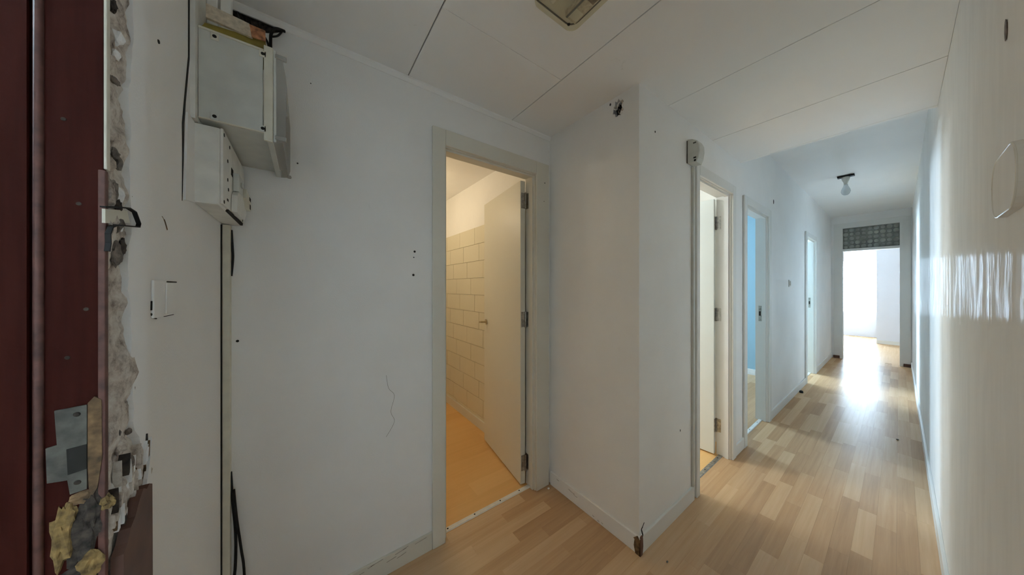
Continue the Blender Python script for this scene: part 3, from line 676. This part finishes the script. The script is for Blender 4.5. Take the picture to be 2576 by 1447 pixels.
# bent bracket sticking out of the torn frame
hk = tag(empty('bent_bracket', (XE + 0.01, 0.69, 1.36)), 'bent dark steel bracket poking out of the torn door frame', 'bracket')
Xh = XE + 0.004
def strap(name, pts, w, parent, mat):
    bm = bmesh.new(); t = 0.0010
    P = [Vector((p[0], p[1])) for p in pts]; rings = []
    for i, p in enumerate(P):
        dd_ = (P[min(i + 1, len(P) - 1)] - P[max(i - 1, 0)]).normalized(); nrm = Vector((-dd_.y, dd_.x)) * t
        rings.append([bm.verts.new((Xh + dx, (p + s * nrm).x, (p + s * nrm).y)) for s, dx in ((1, -w), (1, w), (-1, w), (-1, -w))])
    for A, B in zip(rings, rings[1:]):
        for k in range(4): bm.faces.new((A[k], A[(k + 1) % 4], B[(k + 1) % 4], B[k]))
    bm.faces.new(rings[0]); bm.faces.new(rings[-1][::-1]); return place(name, bm, mat, parent)
strap('strap', [(0.647, 1.411), (0.69, 1.42), (0.716, 1.425), (0.737, 1.423), (0.752, 1.407), (0.749, 1.401), (0.726, 1.398), (0.681, 1.392), (0.667, 1.387), (0.66, 1.376), (0.661, 1.363), (0.658, 1.351)], 0.0026, hk, 'black')
prism('tab', [(0.662, 1.411), (0.723, 1.422), (0.733, 1.404), (0.662, 1.391)], 'X', XE - 0.002, XE + 0.0010, 'cream_pl', hk)

# ------------------------------------------------------------------ meter cupboard corner
bb = tag(box('backing_board', XE, XE + 0.0095, 1.030, Y1 - 0.001, 1.72, 2.292, 'white_pl'), 'white backing board behind the grey meter box', 'board')
mb = tag(empty('meter_box', (-0.14, 1.21, 1.732)), 'grey plastic meter box with clear front lid, high in the corner', 'meter box')
xb0, xb1, yb0, yb1, zb0, zb1 = XE + 0.0105, -0.072, 1.050, Y1 - 0.002, 1.732, 1.966
bm = bmesh.new()
bx(bm, xb0, xb1 - 0.022, yb0, yb0 + 0.004, zb0 + 0.004, zb1 - 0.006)
bx(bm, xb0, xb1, yb0 + 0.0045, yb1, zb0, zb0 + 0.004); bx(bm, xb0, xb1, yb1 - 0.004, yb1, zb0 + 0.004, zb1); bx(bm, xb0, xb0 + 0.004, yb0 + 0.0045, yb1 - 0.004, zb0 + 0.0045, zb1)
place('case', bm, 'grey_pl', mb)
box('rim', xb1 - 0.020, xb1, yb0 - 0.004, yb0 + 0.006, zb0 - 0.020, zb1 + 0.012, 'cream_pl', mb, 0.002)
box('rim', xb0, xb1 - 0.020, yb0 - 0.003, yb0 + 0.005, zb1 - 0.006, zb1, 'cream_pl', mb, 0.0015)
box('rim', xb0, xb1 - 0.020, yb0 - 0.002, yb0 + 0.004, zb0, zb0 + 0.004, 'cream_pl', mb, 0.001)
box('rim', xb1 - 0.014, xb1 + 0.002, yb0 + 0.006, yb1, zb0 - 0.018, zb0 - 0.001, 'grey_pl', mb, 0.002)
for (sx, sz) in ((-0.188, 1.950), (-0.094, 1.951), (-0.188, 1.743), (-0.094, 1.743)):
    t_ = box('screw_tab', sx - 0.008, sx + 0.008, yb0 - 0.004, yb0 - 0.0005, sz - 0.009, sz + 0.009, 'cream_pl' if sz > 1.8 else 'grey_pl', mb, 0.0015)
    bm = bmesh.new(); bmesh.ops.create_cone(bm, cap_ends=True, segments=12, radius1=0.0042, radius2=0.0042, depth=0.001, matrix=Matrix.Translation((sx, yb0 - 0.0042, sz)) @ Matrix.Rotation(R(90), 4, 'X'))
    place('screw', bm, 'hole', t_)
# clear lid on the corridor side of the box
ld = empty('lid', (xb1 + 0.015, 1.21, zb0 - 0.018), mb); 
bm = bmesh.new(); z0_, z1_ = zb0 - 0.018, zb1 + 0.006
pts = [(xb1 + 0.001, z0_), (xb1 + 0.022, z0_ + 0.004), (xb1 + 0.028, z0_ + 0.03), (xb1 + 0.028, z1_ - 0.06), (xb1 + 0.020, z1_ - 0.012), (xb1 + 0.001, z1_)]
bpy.data.objects.remove(ld)
ld = prism('lid', pts, 'Y', yb0 + 0.002, yb1 - 0.002, 'polycarb', mb); ld['label'] = 'clear plastic lid'
box('lid_frame', xb1 + 0.0005, xb1 + 0.007, yb0, yb0 + 0.006, z0_ + 0.001, z1_ + 0.003, 'grey_pl', mb, 0.001)
for z in (z0_ + 0.014, z1_ - 0.012):
    box('latch', xb1 + 0.004, xb1 + 0.030, yb0 - 0.003, yb0 + 0.007, z - 0.006, z + 0.006, 'polycarb', mb, 0.002)
lathe('latch_knob', [(0.006, 0), (0.007, 0.004), (0.005, 0.009), (0.001, 0.010)], (xb1 + 0.026, 1.345, z0_ - 0.006), 'polycarb', mb, 'Z', 14)
bm = bmesh.new(); prism_bm(bm, [(-0.2165, 1.9665), (-0.093, 1.9670), (-0.089, 2.002), (-0.129, 1.994), (-0.208, 1.985)], 'Y', yb0 + 0.010, yb0 + 0.10)
place('top_filler', bm, 'mustard', mb)['label'] = 'mustard yellow board showing inside the torn top'
# loose boards and label above
lb = tag(prism('loose_board', [(-0.203, 2.026), (-0.121, 2.018), (-0.115, 1.984), (-0.123, 1.984), (-0.203, 1.990)], 'Y', 1.044, 1.052, 'beige'), 'beige chipboard offcut wedged above the grey meter box', 'board')
tag(prism('rusty_label', [(-0.1205, 2.013), (-0.088, 2.012), (-0.087, 1.984), (-0.116, 1.981)], 'Y', 1.038, 1.0415, 'orange'), 'rusty orange label on the end of the chipboard offcut', 'label')
# vertical ducts and loose wires going up into the ceiling gap
tag(box('wire_duct', -0.2175, -0.196, 1.125, 1.150, 2.03, 2.292, 'white_pl', None, 0.002), 'left white wire duct above the meter box', 'wire duct', group='white wire ducts above the meter box')
tag(box('wire_duct', -0.1905, -0.169, 1.125, 1.150, 2.03, 2.292, 'white_pl', None, 0.002), 'right white wire duct above the meter box', 'wire duct', group='white wire ducts above the meter box')
yw = Y1 - 0.006
def cable(pts, r, label): return tag(tube('cable', pts, r, 'black', None, 8), label, 'cable', group='loose black cables')
cable([(-0.196, yw + 0.03, 2.285), (-0.188, yw, 2.262), (-0.178, yw - 0.02, 2.20), (-0.168, yw - 0.03, 2.10)], 0.0038, 'leftmost black cable dropping from the ceiling gap')
cable([(-0.182, yw + 0.03, 2.285), (-0.172, yw, 2.255), (-0.160, yw - 0.015, 2.19), (-0.150, yw - 0.03, 2.08)], 0.0034, 'second black cable dropping from the ceiling gap')
cable([(-0.166, yw + 0.03, 2.285), (-0.158, yw, 2.25), (-0.146, yw - 0.015, 2.19), (-0.135, yw - 0.03, 2.07)], 0.0034, 'third black cable dropping from the ceiling gap')
cable([(-0.125, yw + 0.03, 2.28), (-0.131, yw - 0.004, 2.258), (-0.124, yw - 0.01, 2.225), (-0.106, yw - 0.02, 2.180), (-0.098, yw - 0.03, 2.09)], 0.0036, 'thin black cable bending down beside the rusty label')
cable([(-0.060, yw + 0.004, 2.272), (-0.085, yw - 0.006, 2.262), (-0.098, yw - 0.012, 2.235), (-0.100, yw - 0.02, 2.19), (-0.097, yw - 0.03, 2.10)], 0.0048, 'thick black cable looping out of the ceiling gap')
cable([(-0.066, yw, 2.270), (-0.080, yw - 0.004, 2.240), (-0.096, yw - 0.012, 2.222)], 0.0032, 'short grey black cable slanting to the thick loop')

# distribution board under the meter box
db = tag(empty('fuse_board', (-0.20, 1.21, 1.516)), 'broken white fuse board below the meter box', 'fuse board')
q0, q1, r0, r1, s0, s1 = XE, -0.178, 1.050, Y1 - 0.010, 1.516, 1.718
bm = bmesh.new(); bx(bm, q0, q1, r0, r1, s0, s1, 0.004); place('case', bm, 'white_pl', db)
fr = prism('front_cover', [(r0 + 0.001, s0 + 0.004), (r0 + 0.20, s0 + 0.006), (r1, s0 + 0.012), (r1, s1 - 0.002), (r0 + 0.001, s1)], 'X', q1, q1 + 0.005, 'white_pl', db)
for (yy, zz, w, h_) in ((1.165, 1.640, 0.030, 0.022), (1.105, 1.544, 0.018, 0.006)):
    prism('opening', [(yy - w / 2, zz - h_ / 2), (yy + w / 2, zz - h_ * 0.6), (yy + w / 2, zz + h_ / 2), (yy - w * 0.4, zz + h_ / 2)], 'X', q1 + 0.0045, q1 + 0.0056, 'hole', fr)
for (yy, zz) in ((1.062, 1.706), (1.13, 1.700), (1.105, 1.652), (1.105, 1.600), (1.062, 1.528), (1.115, 1.575), (1.34, 1.532)):
    bm = bmesh.new(); bmesh.ops.create_cone(bm, cap_ends=True, segments=10, radius1=0.0048, radius2=0.0048, depth=0.0014, matrix=Matrix.Translation((q1 + 0.0052, yy, zz)) @ Matrix.Rotation(R(90), 4, 'Y'))
    place('screw_hole', bm, 'hole', fr)
sw_ = box('breaker', q1 + 0.0052, q1 + 0.020, 1.170, 1.235, 1.588, 1.642, 'grey_pl', db, 0.003); sw_['label'] = 'grey breaker block'
box('breaker_toggle', q1 + 0.020, q1 + 0.026, 1.19, 1.205, 1.606, 1.622, 'grey_pl', sw_, 0.002)
cvp = prism('torn_cover', [(1.150, 1.522), (1.20, 1.519), (1.285, 1.525), (1.315, 1.548), (1.300, 1.585), (1.245, 1.600), (1.190, 1.596), (1.155, 1.572)], 'X', q1 + 0.0058, q1 + 0.018, 'white_pl', db); cvp['label'] = 'torn white cover flap'
prism('meter_window', [(1.255, 1.620), (1.345, 1.604), (1.345, 1.566), (1.30, 1.562), (1.250, 1.590)], 'X', q1 + 0.0058, q1 + 0.026, 'cream_pl', db)
for (yy, zz, w, h_) in ((1.325, 1.603, 0.030, 0.012), (1.328, 1.578, 0.020, 0.016)): box('opening', q1 + 0.0255, q1 + 0.0265, yy - w / 2, yy + w / 2, zz - h_ / 2, zz + h_ / 2, 'hole', db)
prism('gap', [(q1 - 0.002, s0 - 0.0008), (q1 + 0.004, s0 - 0.0008), (q1 + 0.005, s0 + 0.007), (q1 - 0.001, s0 + 0.004)], 'Y', r0 + 0.07, r1 - 0.02, 'hole', db)
prism('wall_gap', [(r0 - 0.075, 1.50), (r0 - 0.066, 1.60), (r0 - 0.062, 1.68), (r0 - 0.052, 1.74), (r0 - 0.024, 1.86), (r0 - 0.022, 2.28), (r0 - 0.030, 2.28), (r0 - 0.033, 1.86), (r0 - 0.060, 1.745), (r0 - 0.075, 1.68), (r0 - 0.073, 1.60)], 'X', XE + 0.0002, XE + 0.0012, 'hole', we)['label'] = 'dark strip painted for the shaded gap beside the boxes'  # dark sheet on the wall stands in for the shade in the gap
prism('side_fillet', [(r0 - 0.066, 1.505), (r0 + 0.01, 1.516), (r0 + 0.01, 1.718), (r0 - 0.050, 1.718)], 'X', XE + 0.0002, XE + 0.004, 'wall', db)

# cable duct down the corner with cables escaping at its foot
dc = tag(empty('corner_duct', (XE + 0.012, Y1 - 0.012, 0)), 'white cable duct running down the corner under the fuse board', 'cable duct')
box('duct', XE + 0.003, XE + 0.022, Y1 - 0.026, Y1, 0, 1.514, 'cream_pl', dc, 0.001)
box('painted_shadow', XE, XE + 0.003, Y1 - 0.032, Y1 - 0.024, 0, 1.512, 'hole', dc)  # dark strip painted for the shadow line beside the duct
cable([(XE + 0.022, Y1 - 0.006, 1.50), (XE + 0.025, Y1 - 0.006, 1.44), (XE + 0.026, Y1 - 0.005, 1.40), (XE + 0.022, Y1 - 0.006, 1.34)], 0.0035, 'short black cable bulging at the top of the corner duct')
cable([(XE + 0.021, Y1 - 0.010, 0.66), (XE + 0.026, Y1 - 0.010, 0.56), (XE + 0.034, Y1 - 0.012, 0.44), (XE + 0.033, Y1 - 0.015, 0.32), (XE + 0.024, Y1 - 0.02, 0.22), (XE + 0.035, Y1 - 0.03, 0.01)], 0.0042, 'black cable hugging the foot of the corner duct')
cable([(XE + 0.030, Y1 - 0.018, 0.60), (XE + 0.037, Y1 - 0.018, 0.50), (XE + 0.048, Y1 - 0.012, 0.38), (XE + 0.056, Y1 - 0.010, 0.28), (XE + 0.062, Y1 - 0.02, 0.01)], 0.0038, 'black cable bowing away from the corner duct foot')

# painted-over blank plate on the entry wall
bp = tag(empty('blank_plate', (XE, 0.868, 1.235)), 'white painted over blank switch plate on the entry wall', 'switch plate')
box('plate', XE, XE + 0.0045, 0.812, 0.925, 1.243, 1.314, 'wall', bp, 0.0018)
box('raised_field', XE + 0.0045, XE + 0.0065, 0.862, 0.918, 1.247, 1.310, 'wall', bp, 0.0015)
for p in ([(XE + 0.001, 0.812, 1.275), (XE + 0.001, 0.811, 1.258)], [(XE + 0.001, 0.811, 1.252), (XE + 0.001, 0.816, 1.244), (XE + 0.001, 0.832, 1.241)], [(XE + 0.001, 0.87, 1.2425), (XE + 0.001, 0.918, 1.2425)], [(XE + 0.0055, 0.868, 1.3115), (XE + 0.0055, 0.917, 1.3115)]):
    tube('paint_crack', p, 0.0013, 'hole', bp, 6, False)

# drill holes and plugs in the walls (parts of the walls)
def dot(x, y, z, r, axis, parent, mat='hole', tall=1.0):
    bm = bmesh.new(); rot = Matrix.Rotation(R(90), 4, 'X' if axis == 'Y' else 'Y')
    bmesh.ops.create_cone(bm, cap_ends=True, segments=12, radius1=r, radius2=r * 0.8, depth=0.002, matrix=Matrix.Translation((x, y, z)) @ Matrix.Diagonal((1, 1, tall, 1)) @ rot)
    return place('drill_hole', bm, mat, parent)
for (x, z, r) in ((0.428, 1.473, 0.0055), (0.424, 1.445, 0.003), (0.422, 1.360, 0.006), (-0.191, 1.111, 0.0045), (-0.022, 1.782, 0.003), (0.02, 2.11, 0.002), (1.262, 1.98, 0.004), (1.255, 1.86, 0.0025)):
    dot(x, Y1 - 0.0006 if x < 1.2 else Y1 - 0.0165, z, r, 'Y', wl)
dot(0, 0, 0, 0.004, 'X', we).location = Vector((XE + 0.0006, 0.845, 1.771)) - origin_of(we)
wc = bpy.data.objects['wall_corridor']
for (x, z, r, tl) in ((1.473, 2.111, 0.0045, 1.3), (3.829, 2.167, 0.014, 1.8), (1.76, 0.47, 0.003, 2.5)): dot(x, YC - 0.0006, z, r, 'Y', wc, 'hole', tl)
for (x, z, r, tl) in ((1.114, 1.807, 0.010, 2.2), (1.202, 1.542, 0.006, 1.8), (1.145, 1.558, 0.004, 1.5)): dot(x, YR + 0.0006, z, r, 'Y', wr, 'dustgrey', tl)
# faint pencil-like scratch and torn paint beside the duct
tube('scratch', [(0.30, Y1 - 0.0004, 0.90), (0.31, Y1 - 0.0004, 0.84), (0.335, Y1 - 0.0004, 0.80), (0.32, Y1 - 0.0004, 0.73), (0.335, Y1 - 0.0004, 0.68), (0.30, Y1 - 0.0004, 0.62)], 0.0006, 'dustgrey', wl, 5)
tube('scratch', [(XE + 0.0004, 0.862, 1.441), (XE + 0.0004, 0.872, 1.436), (XE + 0.0004, 0.880, 1.428), (XE + 0.0004, 0.888, 1.418)], [0.0004] * 6 + [0.0012] * 12 + [0.0004], 'rawwood', we, 5)

# broken hole with wire ends high on the projecting wall
bm = bmesh.new(); pts = []
for k in range(18):
    a = 2 * math.pi * k / 18; rad = 1 + 0.22 * math.sin(k * 2.7)
    pts.append((0.868 + 0.026 * rad * math.cos(a), 2.236 + 0.042 * rad * math.sin(a)))
prism_bm(bm, pts, 'X', XP - 0.02, XP + 0.045); cutter = place('cutter', bm, 'dustgrey'); bpy.context.view_layer.update()
cut(wp, [cutter])
jb = tag(empty('wall_box', (XP + 0.045, 0.868, 2.19)), 'ragged junction hole with wire ends high on the projecting wall', 'junction box')
bm = bmesh.new(); prism_bm(bm, [(0.868 + (p[0] - 0.868) * 1.0, 2.236 + (p[1] - 2.236) * 1.0) for p in pts], 'X', XP + 0.040, XP + 0.0448); place('box_back', bm, 'hole', jb)
for k, (mat, y0_, z0_) in enumerate((('white_pl', 0.855, 2.255), ('black', 0.866, 2.235), ('black', 0.876, 2.222), ('white_pl', 0.880, 2.245), ('dustgrey', 0.862, 2.215))):
    tube('wire', [(XP + 0.038, y0_, z0_), (XP + 0.012, y0_ + 0.006 * math.sin(k), z0_ + 0.012), (XP - 0.004, y0_ + 0.010 * math.cos(k * 2), z0_ - 0.002), (XP + 0.004, y0_ + 0.014 * math.cos(k), z0_ - 0.022)], 0.0030, mat, jb, 7)
for k in range(5):
    a = 2.2 + k * 0.45
    lump('plaster_chip', ['wall', 'rubble'][k % 2], (XP - 0.001, 0.868 - 0.030 * math.cos(a) * -1, 2.236 + 0.046 * math.sin(a)), (0.003, 0.006, 0.008), k + 20, jb, 0.5, 2)
dot(0, 0, 0, 0.005, 'X', wp, 'hole', 1.5).location = Vector((XP - 0.0006, 0.912, 2.300 - 0.03)) - origin_of(wp)

# ------------------------------------------------------------------ motion detector with its wire duct
md = tag(empty('motion_detector', (1.886, YC, 2.04)), 'white motion detector above the wire duct by the first corridor door', 'detector')
bm = bmesh.new(); x0_, x1_ = 1.846, 1.926
prof_ = [(0.000, 2.040), (0.046, 2.036), (0.056, 2.060), (0.062, 2.100), (0.060, 2.135), (0.048, 2.162), (0.024, 2.178), (0.000, 2.184)]
n = len(prof_); rings = []
for (x, s_) in ((x0_, 0.94), (x0_ + 0.006, 1.0), (x1_ - 0.006, 1.0), (x1_, 0.94)):
    rings.append([bm.verts.new((x, YC - 0.005 - p[0] * s_, 2.11 + (p[1] - 2.11) * (0.7 + 0.3 * s_))) for p in prof_])
for A, B in zip(rings, rings[1:]):
    for k in range(n): bm.faces.new((A[k], A[(k + 1) % n], B[(k + 1) % n], B[k]))
bm.faces.new(rings[0]); bm.faces.new(rings[-1][::-1]); place('housing', bm, 'grey_pl', md)
box('wall_plate', x0_ - 0.003, x1_ + 0.003, YC - 0.0045, YC, 2.044, 2.176, 'plate', md, 0.001)
box('label_mark', x0_ - 0.0012, x0_ + 0.001, YC - 0.050, YC - 0.036, 2.059, 2.067, 'black', md)
box('vent_slot', x0_ - 0.0012, x0_ + 0.001, YC - 0.050, YC - 0.034, 2.146, 2.154, 'plate', md)
lathe('sensor_eye', [(0.0062, 0), (0.0055, -0.0025), (0.001, -0.004)], (x0_ + 0.0005, YC - 0.044, 2.047), 'black', md, 'X', 14)
tag(box('wire_duct', 1.906, 1.926, YC - 0.014, YC, 0.086, 2.034, 'grey_pl', None, 0.002), 'slim vertical wire duct below the motion detector', 'wire duct')

# light switch further down the corridor
ls = tag(empty('light_switch', (4.515, YC, 1.31)), 'small white light switch on the far corridor wall', 'light switch')
box('plate', 4.475, 4.555, YC - 0.010, YC, 1.308, 1.388, 'white_pl', ls, 0.003); box('rocker', 4.49, 4.54, YC - 0.018, YC - 0.010, 1.323, 1.373, 'white_pl', ls, 0.003)
# door stop by the baseboard
ds = tag(empty('door_stop', (4.95, YC - 0.035, 0)), 'small dark rubber door stop at the foot of the corridor wall', 'door stop')
lathe('rubber', [(0.018, 0), (0.019, 0.012), (0.015, 0.024), (0.008, 0.028)], (4.95, YC - 0.036, 0), 'black', ds, 'Z', 14)
tag(lump('plaster_crumb', 'wall', (1.268, 1.335, 0.005), (0.008, 0.006, 0.005), 33, None, 0.4, 2), 'white plaster crumb on the floor by the warm room door', 'crumb')
tag(lump('dirt_crumb', 'void', (1.384, 0.648, 0.003), (0.006, 0.004, 0.003), 34, None, 0.4, 2), 'dark dirt crumb on the laminate near the projecting corner', 'crumb')
tag(lump('dirt_crumb', 'void', (4.08, 0.008, 0.004), (0.010, 0.008, 0.004), 35, None, 0.4, 2), 'dark dirt crumb on the bluish reflecting corridor floor', 'crumb')

# round-cornered cover plate on the right wall
cp = tag(empty('cover_plate', (1.08, YR, 1.43)), 'loose pale cover plate on the right wall at the frame edge', 'cover plate')
def rrect(x0, x1, z0, z1, r, n=6):
    out = []
    for cx_, cz_, a0 in ((x1 - r, z1 - r, 0), (x0 + r, z1 - r, 90), (x0 + r, z0 + r, 180), (x1 - r, z0 + r, 270)):
        for k in range(n + 1): a = R(a0 + 90 * k / n); out.append((cx_ + r * math.cos(a), cz_ + r * math.sin(a)))
    return out
prism('plate', rrect(0.955, 1.165, 1.438, 1.556, 0.052), 'Y', YR, YR + 0.010, 'gloss', cp)
bm = bmesh.new(); tube_bm(bm, [(p[0], YR + 0.009, p[1]) for p in rrect(0.957, 1.163, 1.440, 1.554, 0.050)] + [(1.163, YR + 0.009, 1.504)], 0.0022, 6); place('rim', bm, 'white_pl', cp, smooth=True)

# ------------------------------------------------------------------ ceiling luminaire (off) and bare bulb
lu = tag(empty('ceiling_luminaire', (0.705, 0.54, 2.235)), 'dirty rounded rectangular ceiling luminaire, switched off, at the top edge', 'ceiling light')
lx0, lx1, ly0, ly1 = 0.605, 0.805, 0.36, 0.722
prism('housing', rrect(lx0 - 0.002, lx1 + 0.002, ly0 - 0.002, ly1 + 0.002, 0.034), 'Z', ZC - 0.028, ZC, 'cream_pl', lu)
bm = bmesh.new(); o0 = rrect(lx0, lx1, ly0, ly1, 0.034); o1 = rrect(lx0 + 0.010, lx1 - 0.010, ly0 + 0.010, ly1 - 0.010, 0.030)
v0 = [bm.verts.new((p[0], p[1], ZC - 0.0285)) for p in o0]; v1 = [bm.verts.new((p[0], p[1], ZC - 0.055)) for p in o0]; v2 = [bm.verts.new((p[0], p[1], ZC - 0.065)) for p in o1]
nn = len(o0)
for A, B in ((v0, v1), (v1, v2)):
    for k in range(nn): bm.faces.new((A[k], A[(k + 1) % nn], B[(k + 1) % nn], B[k]))
bm.faces.new(v2[::-1]); place('diffuser', bm, 'diffuser', lu)['label'] = 'dusty clear plastic diffuser'
bm = bmesh.new(); tube_bm(bm, [(p[0], p[1], ZC - 0.030) for p in o0] + [(o0[0][0], o0[0][1], ZC - 0.030)], 0.0028, 6); place('gasket', bm, 'black', lu)
box('gear_tray', 0.735, 0.785, 0.38, 0.690, ZC - 0.054, ZC - 0.030, 'beige', lu, 0.003)
box('tube_lamp', 0.655, 0.675, 0.385, 0.690, ZC - 0.050, ZC - 0.032, 'white_pl', lu, 0.006)
box('slot', 0.728, 0.734, 0.38, 0.680, ZC - 0.0665, ZC - 0.0645, 'void', lu)
for k in range(4): box('gear_label', 0.742, 0.778, 0.645 - 0.075 * k, 0.680 - 0.075 * k, ZC - 0.0555, ZC - 0.0542, ['cream_pl', 'rawwood', 'cream_pl', 'mustard'][k], lu)
lathe('screw', [(0.0055, 0), (0.005, -0.002), (0.001, -0.0025)], (0.757, 0.693, ZC - 0.0650), 'hole', lu, 'Z', 12)

pb = tag(empty('bare_bulb', (5.06, 0.366, ZH)), 'bare unlit bulb hanging from the far corridor ceiling', 'bulb')
box('bracket', 5.03, 5.09, 0.30, 0.43, ZH - 0.022, ZH - 0.004, 'black', pb, 0.003); box('stem', 5.05, 5.07, 0.355, 0.377, ZH - 0.004, ZH, 'black', pb)
lathe('holder', [(0.034, 0), (0.030, -0.03), (0.018, -0.06), (0.015, -0.085)], (5.06, 0.366, ZH - 0.022), 'grey_pl', pb, 'Z', 18)
lathe('glass_bulb', [(0.015, 0), (0.020, -0.02), (0.034, -0.055), (0.038, -0.08), (0.031, -0.105), (0.018, -0.12), (0.001, -0.124)], (5.06, 0.366, ZH - 0.107), 'bulb', pb, 'Z', 20)
bpy.context.view_layer.update()
